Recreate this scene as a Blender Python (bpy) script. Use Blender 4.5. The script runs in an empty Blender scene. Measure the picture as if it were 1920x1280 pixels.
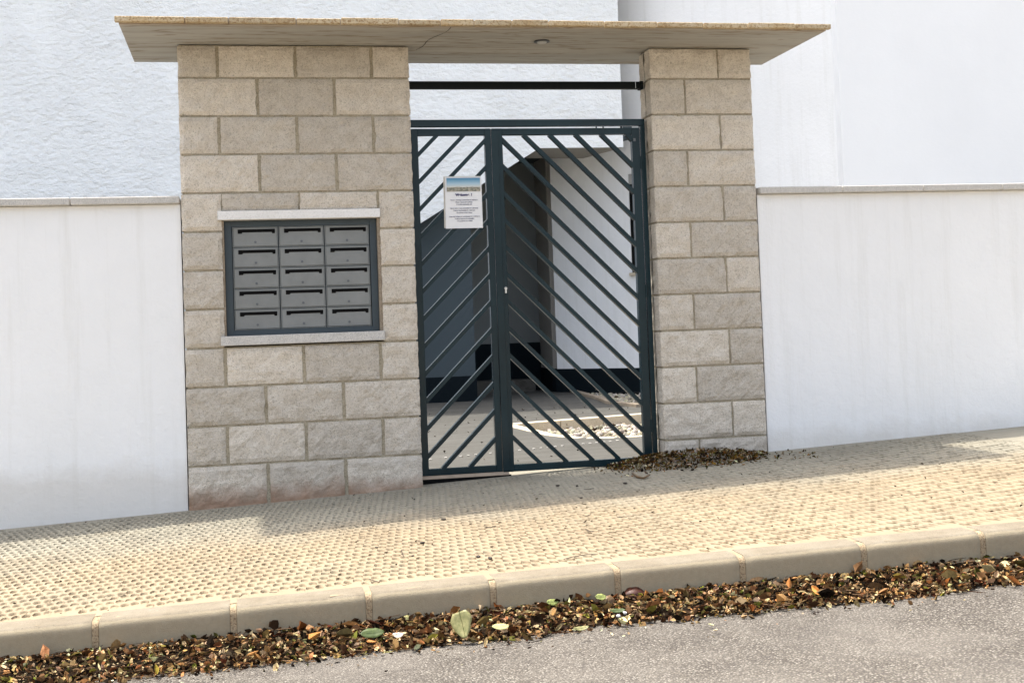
import bpy, bmesh, math, random
from math import sin, cos, pi, radians, atan, sqrt
from mathutils import Vector, Matrix, noise
random.seed(7)
scene = bpy.context.scene
C = scene.collection

# ------------------------------------------------------------------ camera
F_PX, PPX, PPY = 2450., 960., 514.
PSI, PIT, RHO = atan(F_PX / 12000), 0.04, 0.0365
CAM = Vector((-0.887, -6.901, 0.829))
fw = Vector((sin(PSI)*cos(PIT), cos(PSI)*cos(PIT), sin(PIT)))
r0 = Vector((cos(PSI), -sin(PSI), 0)); u0 = r0.cross(fw)
rt = r0*cos(RHO) - u0*sin(RHO); up = u0*cos(RHO) + r0*sin(RHO)
cd = bpy.data.cameras.new('camera'); cam = bpy.data.objects.new('camera', cd); C.objects.link(cam)
cam.matrix_world = Matrix(((rt.x, up.x, -fw.x, CAM.x), (rt.y, up.y, -fw.y, CAM.y), (rt.z, up.z, -fw.z, CAM.z), (0, 0, 0, 1)))
cd.sensor_width = 36; cd.lens = 36*F_PX/1920; cd.shift_y = -(640-PPY)/1920; cd.clip_end = 1000; cd.clip_start = .05
scene.camera = cam

# ------------------------------------------------------------------ light
TO_SUN = Vector((-0.9, 1.0, 3.6)).normalized()
w = bpy.data.worlds.new('World'); scene.world = w; w.use_nodes = True
nt = w.node_tree; nt.nodes.clear()
sky = nt.nodes.new('ShaderNodeTexSky'); sky.sky_type = 'NISHITA'; sky.sun_disc = False
sky.sun_elevation = math.asin(TO_SUN.z); sky.sun_rotation = math.atan2(TO_SUN.x, TO_SUN.y)
sky.dust_density = 5.0; sky.air_density = 1.0
bg = nt.nodes.new('ShaderNodeBackground'); bg.inputs[1].default_value = 0.15
wo = nt.nodes.new('ShaderNodeOutputWorld')
hz = nt.nodes.new('ShaderNodeHueSaturation'); hz.inputs['Saturation'].default_value = .55   # thin high haze
nt.links.new(sky.outputs[0], hz.inputs['Color']); nt.links.new(hz.outputs[0], bg.inputs[0]); nt.links.new(bg.outputs[0], wo.inputs[0])
sd = bpy.data.lights.new('sun', 'SUN'); sd.energy = 2.0; sd.angle = radians(1.6); sd.color = (1, .95, .86)
sun = bpy.data.objects.new('sun', sd); C.objects.link(sun)
sun.rotation_euler = TO_SUN.to_track_quat('Z', 'Y').to_euler()
scene.view_settings.view_transform = 'Standard'; scene.view_settings.look = 'None'
scene.view_settings.exposure = 1.5; scene.view_settings.gamma = 1

# ------------------------------------------------------------------ materials
def ramp(nt, fac, stops):
    r = nt.nodes.new('ShaderNodeValToRGB'); e = r.color_ramp.elements
    while len(e) < len(stops): e.new(.5)
    for k, (p, c) in enumerate(stops):
        e[k].position = p; e[k].color = (c[0], c[1], c[2], 1)
    nt.links.new(fac, r.inputs[0]); return r.outputs[0]
def mixc(nt, fac, a, b, mode='MIX'):
    m = nt.nodes.new('ShaderNodeMix'); m.data_type = 'RGBA'; m.blend_type = mode
    for s, v in ((0, fac), (6, a), (7, b)):
        if hasattr(v, 'links'): nt.links.new(v, m.inputs[s])
        elif s == 0: m.inputs[0].default_value = v
        else: m.inputs[s].default_value = (*v, 1)
    return m.outputs[2]
def math_(nt, op, a, b=None, c=None):
    m = nt.nodes.new('ShaderNodeMath'); m.operation = op
    for s, v in enumerate((a, b, c)):
        if v is None: continue
        if hasattr(v, 'links'): nt.links.new(v, m.inputs[s])
        else: m.inputs[s].default_value = v
    return m.outputs[0]
def tex(nt, kind, scale, co, detail=4, rough=.6, stretch=None, **kw):
    if stretch:
        mp = nt.nodes.new('ShaderNodeMapping'); mp.inputs['Scale'].default_value = stretch
        nt.links.new(co, mp.inputs[0]); co = mp.outputs[0]
    t = nt.nodes.new('ShaderNodeTexNoise' if kind == 'noise' else 'ShaderNodeTexVoronoi')
    t.inputs['Scale'].default_value = scale; nt.links.new(co, t.inputs['Vector'])
    if kind == 'noise':
        t.inputs['Detail'].default_value = detail; t.inputs['Roughness'].default_value = rough
    return t
def new_mat(name, rough=.8, spec=.3, metal=0):
    m = bpy.data.materials.new(name); m.use_nodes = True; nt = m.node_tree
    b = nt.nodes['Principled BSDF']; b.inputs['Roughness'].default_value = rough
    b.inputs['Specular IOR Level'].default_value = spec; b.inputs['Metallic'].default_value = metal
    g = nt.nodes.new('ShaderNodeNewGeometry'); g.name = 'Geometry'
    return m, nt, b, g.outputs['Position']
def bump(nt, b, h, strength, dist):
    n = nt.nodes.new('ShaderNodeBump'); n.inputs['Strength'].default_value = strength
    n.inputs['Distance'].default_value = dist; nt.links.new(h, n.inputs['Height'])
    nt.links.new(n.outputs[0], b.inputs['Normal']); return n
def speckle(name, c1, c2, c3, s1, s2, bs=.5, bd=.003, rough=.85, spec=.25, rnd=0.0, big=None):
    """three tone mineral surface: large blotches, fine grain, fine relief"""
    m, nt, b, P = new_mat(name, rough, spec)
    n1 = tex(nt, 'noise', s1, P, 5, .65); n2 = tex(nt, 'noise', s2, P, 3, .7)
    col = ramp(nt, n1.outputs[0], [(.3, c1), (.7, c2)])
    gr = ramp(nt, n2.outputs[0], [(.38, (1, 1, 1)), (.5, (0, 0, 0))])
    col = mixc(nt, gr, col, c3)
    if rnd:
        oi = nt.nodes.new('ShaderNodeObjectInfo')
        v = math_(nt, 'MULTIPLY_ADD', oi.outputs['Random'], rnd*2, 1-rnd)
        hs = nt.nodes.new('ShaderNodeHueSaturation'); nt.links.new(v, hs.inputs['Value']); nt.links.new(col, hs.inputs['Color']); col = hs.outputs[0]
    nt.links.new(col, b.inputs['Base Color'])
    bump(nt, b, n2.outputs[0], bs, bd); return m
def sep(nt, P):
    s = nt.nodes.new('ShaderNodeSeparateXYZ'); nt.links.new(P, s.inputs[0]); return s.outputs
def flat(name, c, rough=.5, spec=.5, metal=0, var=0.0):
    m, nt, b, P = new_mat(name, rough, spec, metal)
    n = tex(nt, 'noise', 9, P, 6, .7)
    v = 1-var
    nt.links.new(ramp(nt, n.outputs[0], [(.3, tuple(x*v for x in c)), (.7, tuple(min(1, x*(1+var)) for x in c))]), b.inputs['Base Color'])
    return m

# split-face block, with soil splash and lime bloom low on the wall
def block_material():
    m, nt, b, P = new_mat('split_face_block', .92, .15)
    big = tex(nt, 'noise', 14, P, 5, .65); fine = tex(nt, 'noise', 210, P, 3, .75); mid = tex(nt, 'noise', 75, P, 4, .7)
    col = ramp(nt, big.outputs[0], [(.28, (.64, .57, .47)), (.5, (.75, .68, .58)), (.74, (.82, .76, .66))])
    col = mixc(nt, ramp(nt, fine.outputs[0], [(.34, (1, 1, 1)), (.46, (0, 0, 0))]), col, (.33, .285, .215))
    col = mixc(nt, ramp(nt, fine.outputs[0], [(.58, (0, 0, 0)), (.7, (.8, .8, .8))]), col, (.8, .77, .7))
    col = mixc(nt, ramp(nt, mid.outputs[0], [(.36, (.4, .4, .4)), (.47, (0, 0, 0))]), col, (.38, .33, .25))
    oi = nt.nodes.new('ShaderNodeObjectInfo')
    hs = nt.nodes.new('ShaderNodeHueSaturation'); nt.links.new(math_(nt, 'MULTIPLY_ADD', oi.outputs['Random'], .26, .86), hs.inputs['Value'])
    nt.links.new(col, hs.inputs['Color']); col = hs.outputs[0]
    z = sep(nt, P)[2]; wob = tex(nt, 'noise', 6, P, 5, .7)
    zz = math_(nt, 'MULTIPLY_ADD', wob.outputs[0], -.16, z)
    soil = ramp(nt, math_(nt, 'ADD', zz, .1), [(.0, (1, 1, 1)), (.055, (.55, .55, .55)), (.10, (0, 0, 0))])
    col = mixc(nt, soil, col, (.40, .27, .19))
    lz = math_(nt, 'ABSOLUTE', math_(nt, 'SUBTRACT', zz, .07))
    lime = ramp(nt, lz, [(0, (.35, .35, .35)), (.035, (0, 0, 0))])
    col = mixc(nt, lime, col, (.62, .58, .52))
    nt.links.new(col, b.inputs['Base Color'])
    h = math_(nt, 'ADD', math_(nt, 'MULTIPLY', mid.outputs[0], 1.8), fine.outputs[0])
    bump(nt, b, h, .8, .010); return m
M = {}
M['block'] = block_material()
M['mortar'] = speckle('mortar', (.34, .30, .22), (.42, .37, .28), (.22, .19, .13), 8, 160)
M['reveal'] = speckle('cement_reveal', (.27, .22, .16), (.36, .30, .23), (.18, .14, .1), 20, 150)
M['granite'] = speckle('light_granite', (.52, .5, .46), (.62, .6, .56), (.32, .31, .3), 30, 260, .2, .001)
M['white_stone'] = speckle('white_lintel_stone', (.74, .73, .7), (.8, .79, .77), (.68, .67, .64), 10, 120, .15, .001)
M['kerb'] = None
def kerb_material():
    m, nt, b, P = new_mat('kerb_concrete', .88, .2)
    n1 = tex(nt, 'noise', 7, P, 6, .7); n2 = tex(nt, 'noise', 230, P, 3, .75); n3 = tex(nt, 'noise', 60, P, 3, .6)
    col = ramp(nt, n1.outputs[0], [(.28, (.18, .15, .105)), (.5, (.225, .19, .138)), (.72, (.265, .235, .18))])
    col = mixc(nt, ramp(nt, n2.outputs[0], [(.33, (1, 1, 1)), (.45, (0, 0, 0))]), col, (.12, .1, .065))
    col = mixc(nt, ramp(nt, n3.outputs[0], [(.6, (0, 0, 0)), (.75, (.5, .5, .5))]), col, (.30, .265, .21))
    ny = sep(nt, nt.nodes['Geometry'].outputs['Normal'])[1]   # paler tone painted on the street side by normal, adjusting its shade in colour
    face_tone = ramp(nt, math_(nt, 'MULTIPLY_ADD', n1.outputs[0], .5, math_(nt, 'MULTIPLY', ny, -1.0)), [(.75, (0, 0, 0)), (1.0, (.85, .85, .85))])
    col = mixc(nt, face_tone, col, mixc(nt, n3.outputs[0], (.32, .265, .175), (.43, .36, .25)))
    nt.links.new(col, b.inputs['Base Color']); bump(nt, b, n2.outputs[0], .6, .003); return m
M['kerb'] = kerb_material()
M['sand_joint'] = speckle('sandy_joint_mortar', (.36, .27, .165), (.45, .35, .225), (.2, .14, .08), 25, 180, .8, .004)
def paving_material():
    m, nt, b, P = new_mat('cream_stud_paving', .85, .2)
    n1 = tex(nt, 'noise', 1.6, P, 6, .7); n2 = tex(nt, 'noise', 190, P, 3, .7); n3 = tex(nt, 'noise', 13, P, 5, .7)
    xyz = sep(nt, P)
    col = ramp(nt, n1.outputs[0], [(.3, (.285, .222, .146)), (.55, (.312, .248, .163)), (.75, (.288, .24, .168))])
    col = mixc(nt, ramp(nt, n3.outputs[0], [(.5, (0, 0, 0)), (.75, (.35, .35, .35))]), col, (.27, .23, .16))
    # grey towards the gate: canopy shade painted into the colour, plus some soiling
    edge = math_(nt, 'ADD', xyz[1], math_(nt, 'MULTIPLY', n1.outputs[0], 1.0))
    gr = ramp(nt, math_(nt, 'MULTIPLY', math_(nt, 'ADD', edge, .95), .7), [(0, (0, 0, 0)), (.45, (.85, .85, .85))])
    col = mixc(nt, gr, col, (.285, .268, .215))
    st = tex(nt, 'noise', 5, P, 6, .75, stretch=(1, 9, 1))
    s2 = ramp(nt, st.outputs[0], [(.52, (0, 0, 0)), (.68, (.4, .4, .4))])
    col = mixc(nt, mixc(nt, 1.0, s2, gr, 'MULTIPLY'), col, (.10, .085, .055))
    mp = nt.nodes.new('ShaderNodeMapping'); mp.inputs['Rotation'].default_value = (0, 0, -.18); mp.inputs['Scale'].default_value = (3.85, 3.2, 0); nt.links.new(P, mp.inputs[0])
    fl = nt.nodes.new('ShaderNodeVectorMath'); fl.operation = 'FLOOR'; nt.links.new(mp.outputs[0], fl.inputs[0])
    wn = nt.nodes.new('ShaderNodeTexWhiteNoise'); nt.links.new(fl.outputs[0], wn.inputs['Vector'])      # tiles of slightly different batches
    hv = nt.nodes.new('ShaderNodeHueSaturation'); nt.links.new(math_(nt, 'MULTIPLY_ADD', wn.outputs['Value'], .13, .935), hv.inputs['Value']); nt.links.new(col, hv.inputs['Color']); col = hv.outputs[0]
    n4 = tex(nt, 'noise', 3.1, P, 7, .75); col = mixc(nt, ramp(nt, n4.outputs[0], [(.5, (0, 0, 0)), (.72, (.5, .5, .5))]), col, (.25, .21, .15))
    col = mixc(nt, ramp(nt, n2.outputs[0], [(.3, (.5, .5, .5)), (.42, (0, 0, 0))]), col, (.24, .19, .12))
    nt.links.new(col, b.inputs['Base Color']); bump(nt, b, n2.outputs[0], .35, .002); return m
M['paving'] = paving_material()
def asphalt_material():
    m, nt, b, P = new_mat('worn_asphalt', .9, .25)
    v = tex(nt, 'voronoi', 150, P); n = tex(nt, 'noise', 420, P, 2, .6); nb = tex(nt, 'noise', 3, P, 5, .6)
    sc = nt.nodes.new('ShaderNodeSeparateColor'); nt.links.new(v.outputs['Color'], sc.inputs[0])
    stone = ramp(nt, sc.outputs[0], [(.0, (.07, .058, .044)), (.35, (.155, .135, .108)), (.7, (.21, .187, .155)), (1, (.36, .33, .28))])
    gap = ramp(nt, v.outputs['Distance'], [(.32, (0, 0, 0)), (.62, (1, 1, 1))])
    col = mixc(nt, gap, stone, (.07, .06, .05))
    col = mixc(nt, ramp(nt, nb.outputs[0], [(.4, (0, 0, 0)), (.7, (.45, .45, .45))]), col, (.25, .225, .19))
    nc = tex(nt, 'noise', 1.3, P, 6, .75); col = mixc(nt, ramp(nt, nc.outputs[0], [(.5, (0, 0, 0)), (.7, (.45, .45, .45))]), col, (.09, .08, .07))
    col = mixc(nt, ramp(nt, n.outputs[0], [(.32, (.7, .7, .7)), (.42, (0, 0, 0))]), col, (.11, .1, .09))
    nt.links.new(col, b.inputs['Base Color'])
    bump(nt, b, math_(nt, 'SUBTRACT', 1.0, v.outputs['Distance']), 1.0, .005); return m
M['asphalt'] = asphalt_material()
def stucco(name, c, bd=.012, s=18, st=1.0):
    m, nt, b, P = new_mat(name, .9, .15)
    a0 = tex(nt, 'noise', s, P, 6, .62, stretch=(.75, 1, 1.25)); a1 = tex(nt, 'noise', 2.6, P, 3, .6); g = tex(nt, 'noise', 1.1, P, 4, .6)
    a = nt.nodes.new('ShaderNodeMath'); a.operation = 'MULTIPLY'; nt.links.new(a0.outputs[0], a.inputs[0]); nt.links.new(a1.outputs[0], a.inputs[1])
    nt.links.new(ramp(nt, g.outputs[0], [(.3, tuple(x*.955 for x in c)), (.7, c)]), b.inputs['Base Color'])
    bump(nt, b, a.outputs[0], st, bd); return m
M['stucco'] = stucco('white_stucco', (.88, .91, .92), .07, 16, 1.0)
M['smooth_white'] = stucco('white_wall_paint', (.86, .875, .885), .006, 30, .4)
M['anthracite_wall'] = stucco('anthracite_wall_paint', (.062, .080, .090), .002, 25, .25)
M['recess'] = stucco('recess_wall_paint', (.165, .18, .18), .002, 25, .25)
M['taupe'] = stucco('taupe_soffit_paint', (.37, .35, .315), .002, 25, .25)
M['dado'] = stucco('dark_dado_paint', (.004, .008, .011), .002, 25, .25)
def weathered_white():
    m, nt, b, P = new_mat('weathered_white_render', .9, .15)
    a = tex(nt, 'noise', 26, P, 6, .62); g = tex(nt, 'noise', .9, P, 5, .65); d = tex(nt, 'noise', 3.2, P, 6, .7, stretch=(4, 4, .22)); l = tex(nt, 'noise', 5, P, 6, .7)
    col = ramp(nt, g.outputs[0], [(.3, (.80, .81, .81)), (.7, (.86, .87, .875))])
    col = mixc(nt, ramp(nt, d.outputs[0], [(.52, (0, 0, 0)), (.72, (.35, .35, .35))]), col, (.66, .66, .63))
    z = sep(nt, P)[2]
    base = ramp(nt, math_(nt, 'MULTIPLY_ADD', l.outputs[0], -.22, z), [(0.0, (.35, .35, .35)), (.12, (0, 0, 0))])
    col = mixc(nt, base, col, (.50, .44, .35))
    nt.links.new(col, b.inputs['Base Color']); bump(nt, b, a.outputs[0], .5, .008); return m
M['white_wall'] = weathered_white()
def concrete_soffit():
    m, nt, b, P = new_mat('board_marked_concrete', .85, .2)
    a = tex(nt, 'noise', 2.2, P, 7, .68, stretch=(.5, 5, 1)); f = tex(nt, 'noise', 90, P, 3, .6); l = tex(nt, 'noise', 3.5, P, 4, .55, stretch=(.35, 4, 1))
    col = ramp(nt, a.outputs[0], [(.25, (.31, .30, .275)), (.5, (.385, .375, .345)), (.75, (.44, .43, .40))])
    d = ramp(nt, math_(nt, 'ABSOLUTE', math_(nt, 'SUBTRACT', l.outputs[0], .5)), [(0, (.8, .8, .8)), (.026, (0, 0, 0))])
    col = mixc(nt, d, col, (.2, .16, .11))
    y = sep(nt, P)[1]
    ed = math_(nt, 'MULTIPLY_ADD', a.outputs[0], .16, y)
    tan = ramp(nt, math_(nt, 'ADD', ed, .42), [(.03, (.8, .8, .8)), (.09, (.12, .12, .12)), (.2, (0, 0, 0))])
    col = mixc(nt, tan, col, (.40, .28, .16))
    nt.links.new(col, b.inputs['Base Color']); bump(nt, b, f.outputs[0], .2, .002); return m
M['soffit'] = concrete_soffit()
M['edge_tile'] = speckle('rough_tan_edge_stone', (.45, .33, .18), (.56, .48, .34), (.3, .2, .1), 12, 90, .9, .008, rnd=.12)
def steel(name, c):
    m, nt, b, P = new_mat(name, .42, .3)
    n = tex(nt, 'noise', 2.5, P, 6, .7, stretch=(1, 1, .5)); f = tex(nt, 'noise', 60, P, 3, .6)
    nt.links.new(ramp(nt, n.outputs[0], [(.3, tuple(x*.65 for x in c)), (.7, tuple(x*1.35 for x in c))]), b.inputs['Base Color'])
    nt.links.new(ramp(nt, f.outputs[0], [(.3, (.17,)*3), (.7, (.27,)*3)]), b.inputs['Roughness'])
    bump(nt, b, n.outputs[0], .1, .002); return m
M['steel'] = steel('painted_blue_grey_steel', (.0072, .0225, .029))
M['steel_dark'] = flat('painted_dark_steel', (.0022, .004, .004), .6, .15)
M['steel_bolt'] = flat('bolt_steel', (.12, .13, .14), .4, .5, .6, .1)
M['chrome'] = flat('lock_metal', (.75, .74, .7), .28, .6, .6, .05)
M['aluminium'] = flat('dirty_door_bar', (.42, .33, .25), .6, .4, 0, .2)
M['mail_frame'] = flat('mailbox_frame_paint', (.03, .047, .058), .45, .5, 0, .12)
M['mail_door'] = flat('mailbox_door_grey', (.20, .21, .205), .45, .5, .1, .1)
M['mail_line'] = flat('mailbox_edge_grey', (.25, .27, .27), .4, .5, .2, .1)
M['black'] = flat('black_opening', (.004, .004, .004), .8, .1)
M['paper'] = flat('paper', (.78, .79, .8), .6, .3, 0, .02)
M['paper_old'] = flat('yellowed_paper', (.6, .58, .52), .6, .3, 0, .05)
M['ink'] = flat('blue_black_ink', (.03, .03, .12), .6, .3)
M['ink_soft'] = flat('grey_ink', (.09, .09, .16), .6, .3)
M['glass'] = flat('dark_window_glass', (.01, .012, .014), .08, .6)
M['grey_frame'] = flat('grey_window_surround', (.33, .33, .32), .7, .3, 0, .1)
M['opal'] = flat('opal_lens', (.5, .5, .48), .3, .5)
M['courtyard_kerb'] = speckle('beige_edging', (.50, .43, .32), (.6, .53, .42), (.4, .33, .22), 15, 160, .3, .002)
def courtyard_material():
    m, nt, b, P = new_mat('textured_courtyard_concrete', .8, .25)
    a = tex(nt, 'noise', 2.2, P, 7, .7, stretch=(.6, 2.5, 1)); l = tex(nt, 'noise', 1.5, P, 6, .62, stretch=(.5, 12, 1)); f = tex(nt, 'noise', 120, P, 3, .6)
    col = ramp(nt, a.outputs[0], [(.28, (.058, .055, .046)), (.5, (.082, .079, .069)), (.72, (.11, .107, .097))])
    d = ramp(nt, math_(nt, 'ABSOLUTE', math_(nt, 'SUBTRACT', l.outputs[0], .5)), [(0, (.65, .65, .65)), (.018, (0, 0, 0))])
    col = mixc(nt, d, col, (.035, .03, .023))
    nt.links.new(col, b.inputs['Base Color']); bump(nt, b, l.outputs[0], .5, .02); return m
M['courtyard'] = courtyard_material()
M['earth'] = speckle('dry_earth', (.40, .36, .29), (.50, .45, .37), (.33, .28, .22), .5, 12)
def tinted(name, rough=.95):
    m, nt, b, P = new_mat(name, rough, .04)
    at = nt.nodes.new('ShaderNodeVertexColor'); at.layer_name = 'tint'
    n = tex(nt, 'noise', 160, P, 3, .6)
    nt.links.new(mixc(nt, ramp(nt, n.outputs[0], [(.35, (.35, .35, .35)), (.6, (0, 0, 0))]), at.outputs[0], (.05, .035, .02)), b.inputs['Base Color'])
    return m
M['tint'] = tinted('mixed_dry_leaves'); M['pebble'] = tinted('white_pebbles', .9)
def sign_print():
    m, nt, b, P = new_mat('printed_town_photo', .45, .4)
    tc = nt.nodes.new('ShaderNodeTexCoord'); mp = tc.outputs['Generated']
    s = sep(nt, mp); z = s[2]
    skyc = ramp(nt, z, [(.3, (.62, .62, .58)), (.55, (.38, .55, .66)), (.85, (.12, .30, .46)), (1, (.09, .23, .36))])
    tn = tex(nt, 'noise', 7, mp, 5, .7, stretch=(1.8, 1, 1.2)); th = tex(nt, 'noise', 4, mp, 2, .6, stretch=(1.2, 0, 0))
    town = ramp(nt, tn.outputs[0], [(.3, (.05, .07, .06)), (.45, (.17, .18, .14)), (.55, (.36, .33, .26)), (.7, (.50, .48, .42))])
    top = math_(nt, 'MULTIPLY_ADD', th.outputs[0], .22, .20)
    fac = math_(nt, 'LESS_THAN', z, top)
    nt.links.new(mixc(nt, fac, skyc, town), b.inputs['Base Color']); return m
M['print'] = sign_print()

# ------------------------------------------------------------------ helpers
def props(o, label=None, cat=None, group=None, kind=None):
    if label: o['label'] = label
    if cat: o['category'] = cat
    if group: o['group'] = group
    if kind: o['kind'] = kind
    return o
def obj(name, bm, mat, parent=None, smooth=False, mats=None):
    me = bpy.data.meshes.new(name); bm.to_mesh(me); bm.free()
    for m in (mats or [mat]): me.materials.append(m)
    if smooth:
        for p in me.polygons: p.use_smooth = True
    o = bpy.data.objects.new(name, me); C.objects.link(o)
    if parent: o.parent = parent; o.matrix_parent_inverse = parent.matrix_world.inverted()
    return o
def inst(name, me, parent, loc=(0, 0, 0), rot=(0, 0, 0), scale=(1, 1, 1)):
    o = bpy.data.objects.new(name, me); C.objects.link(o)
    if parent: o.parent = parent
    o.location = Vector(loc) - (parent.location if parent else Vector()); o.rotation_euler = rot; o.scale = scale
    return o
def thing(name, label, cat, loc=(0, 0, 0), group=None):
    o = bpy.data.objects.new(name, None); C.objects.link(o); o.location = loc; o.empty_display_size = .1
    bpy.context.view_layer.update()
    return props(o, label, cat, group)
def bx(bm, x0, x1, y0, y1, z0, z1, bev=0):
    r = bmesh.ops.create_cube(bm, size=1)
    for v in r['verts']:
        v.co = Vector((x0+(v.co.x+.5)*(x1-x0), y0+(v.co.y+.5)*(y1-y0), z0+(v.co.z+.5)*(z1-z0)))
    if bev:
        es = list({e for v in r['verts'] for e in v.link_edges})
        bmesh.ops.bevel(bm, geom=es, offset=bev, segments=1, affect='EDGES')
    return bm
def box(name, m, parent, *a, bev=0):
    return obj(name, bx(bmesh.new(), *a, bev=bev), m, parent)
def prism(bm, pts, ax, a, b):
    """polygon pts extruded between a and b along axis ax (0,1,2)"""
    def mk(p, t):
        q = list(p); q.insert(ax, t); return bm.verts.new(q)
    A = [mk(p, a) for p in pts]; B = [mk(p, b) for p in pts]; n = len(pts)
    bm.faces.new(A); bm.faces.new(B[::-1])
    for i in range(n): bm.faces.new((A[i], B[i], B[(i+1) % n], A[(i+1) % n]))
    bmesh.ops.recalc_face_normals(bm, faces=bm.faces); return bm
def cyl(bm, p, r, h, axis='Y', seg=20, r2=None):
    mt = Matrix.Translation(p) @ (Matrix.Rotation(pi/2, 4, 'X') if axis == 'Y' else Matrix.Rotation(pi/2, 4, 'Y') if axis == 'X' else Matrix())
    bmesh.ops.create_cone(bm, cap_ends=True, segments=seg, radius1=r, radius2=r if r2 is None else r2, depth=h, matrix=mt); return bm
G = .04
def cx(x): return max(-5., min(5., x))
def pz(x): return G*cx(x)                       # the street falls gently to the left
def kerb_y(x): return -2.645 - .085*cx(x)      # front top edge of the kerb
def nz(x, y, z=0, s=1): return noise.noise(Vector((x*s, y*s, z*s)))

# ------------------------------------------------------------------ the ground
bm = bmesh.new(); bx(bm, -300, 300, -300, 300, -.9, -.6); props(obj('ground', bm, M['earth']), kind='structure')
def sheet(x0, x1, nx, yfun, ny, zfun):
    bm = bmesh.new(); V = []
    for i in range(nx+1):
        x = x0+(x1-x0)*i/nx; a, b = yfun(x)
        V.append([bm.verts.new((x, a+(b-a)*j/ny, zfun(x, a+(b-a)*j/ny))) for j in range(ny+1)])
    for i in range(nx):
        for j in range(ny): bm.faces.new((V[i][j], V[i+1][j], V[i+1][j+1], V[i][j+1]))
    return bm
road = props(obj('road', sheet(-40, 40, 160, lambda x: (-12, kerb_y(x)+.05), 40, lambda x, y: pz(x)-.12+.004*nz(x, y, 0, 2)), M['asphalt'], smooth=True), kind='structure')
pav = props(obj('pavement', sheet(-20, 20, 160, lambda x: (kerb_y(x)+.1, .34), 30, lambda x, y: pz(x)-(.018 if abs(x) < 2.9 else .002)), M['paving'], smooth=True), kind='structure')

# dimples pressed into the paving, one joined mesh: each cell is a rim, a steep far wall and a rising floor
def dimples():
    vs = []; fs = []
    A = Vector((.0322, .0075)); B = Vector((-.0105, -.0770)); rr = random.Random(5)
    OUT = [(.5, 0), (.5, .5), (0, .5), (-.5, .5), (-.5, 0), (-.5, -.5), (0, -.5), (.5, -.5)]
    for i in range(-120, 125):
        for j in range(-10, 48):
            c = A*i + B*j; x, y = c.x, c.y
            if x < -3.0 or x > 3.1 or y > .36 or y < kerb_y(x)+.06: continue
            n0 = len(vs)
            for u, v in OUT:
                q = c+A*u-B*v; k = int(round(i+u*2))*7+int(round(j-v*2))
                vs.append((q.x, q.y, pz(q.x)))
            flat_ = y < kerb_y(x)+.165 or y > .05 or ((x < .01 or x > 1.34) and y > -.04)
            if flat_:
                fs.append((n0, n0+1, n0+2, n0+3, n0+4, n0+5, n0+6, n0+7)); continue
            d = ((x-.95)/.75)**2+((y+.22)/.6)**2; wear = .35+.65*min(1, d)
            dp = .0084*wear*rr.uniform(.7, 1.2); jx, jy = rr.gauss(0, .0009), rr.gauss(0, .002); rx, ry = .0150*rr.uniform(.93, 1.04), .0350*rr.uniform(.94, 1.04)
            for lev, (rs, oy, z) in enumerate(((1, 0, 0), (.84, .0048, -.75), (.5, .013, -1))):
                for m in range(8):
                    a = m*pi/4
                    px_, py_ = x+jx+rx*rs*cos(a)-.10*ry*rs*sin(a), y+jy+ry*rs*sin(a)+oy
                    zz = z*dp*(1 if sin(a) > -.3 or lev == 2 else .5)
                    vs.append((px_, py_, pz(px_)+zz+.0012*nz(px_*40, py_*40)))
            for lev in range(3):
                for m in range(8):
                    p, q = n0+lev*8+m, n0+lev*8+(m+1) % 8
                    fs.append((p, q, q+8, p+8))
            fs.append(tuple(n0+24+m for m in range(8)))
    me = bpy.data.meshes.new('paving_dimples'); me.from_pydata(vs, [], fs); me.update(); me.materials.append(M['paving'])
    bm = bmesh.new(); bm.from_mesh(me); bmesh.ops.remove_doubles(bm, verts=bm.verts, dist=.0004); bmesh.ops.recalc_face_normals(bm, faces=bm.faces)
    if sum(f.normal.z for f in bm.faces) < 0: bmesh.ops.reverse_faces(bm, faces=bm.faces)
    bm.to_mesh(me); bm.free()
    for p in me.polygons: p.use_smooth = len(p.vertices) == 4
    o = bpy.data.objects.new('paving_dimples', me); C.objects.link(o); o.parent = pav; o['kind'] = 'stuff'
dimples()

# kerb: single stones with sandy joints between them
kerb = props(bpy.data.objects.new('street_kerb', None), kind='structure'); C.objects.link(kerb)
JX = [-2.24, -1.81, -1.385, -.955, -.5225, -.1175, .2986, .725, 1.15, 1.575, 2.0, 2.43]
prof = [(0, -.16), (0, -.034), (0, -.026), (.0012, -.019), (.0045, -.0115), (.010, -.0055), (.0175, -.0015), (.026, 0), (.034, .0003), (.118, .0015), (.125, .0012), (.125, -.16)]
def kerb_run(xa, xb, ins=0, jit=0):
    bm = bmesh.new(); n = 10; rings = []
    for i in range(n+1):
        t = i/n; x = xa+(xb-xa)*(t if n < 4 else (0, .012, .1, .25, .4, .5, .6, .75, .9, .988, 1)[i])
        e = .0035 if i in (0, n) else 0
        rings.append([bm.verts.new((x, kerb_y(x)+p[0]+ins+(e if p[0] < .05 else 0)+jit*nz(x*9, p[1]*9), pz(x)+p[1]-(e if p[1] > -.05 and p[0] < .02 else 0)-ins*.6+jit*.5*nz(x*7, p[0]*30, 3))) for p in prof])
    for i in range(n):
        for k in range(len(prof)-1): bm.faces.new((rings[i][k], rings[i+1][k], rings[i+1][k+1], rings[i][k+1]))
    for f in bm.faces: f.smooth = True
    for g_ in (rings[0], rings[-1][::-1]): bm.faces.new([bm.verts.new(v.co) for v in g_])
    bmesh.ops.recalc_face_normals(bm, faces=bm.faces); return bm
for a, b in zip(JX[:-1], JX[1:]):
    o = obj('kerb_stone', kerb_run(a+.011, b-.011, 0, .0025), M['kerb'], kerb, smooth=False)
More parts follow.
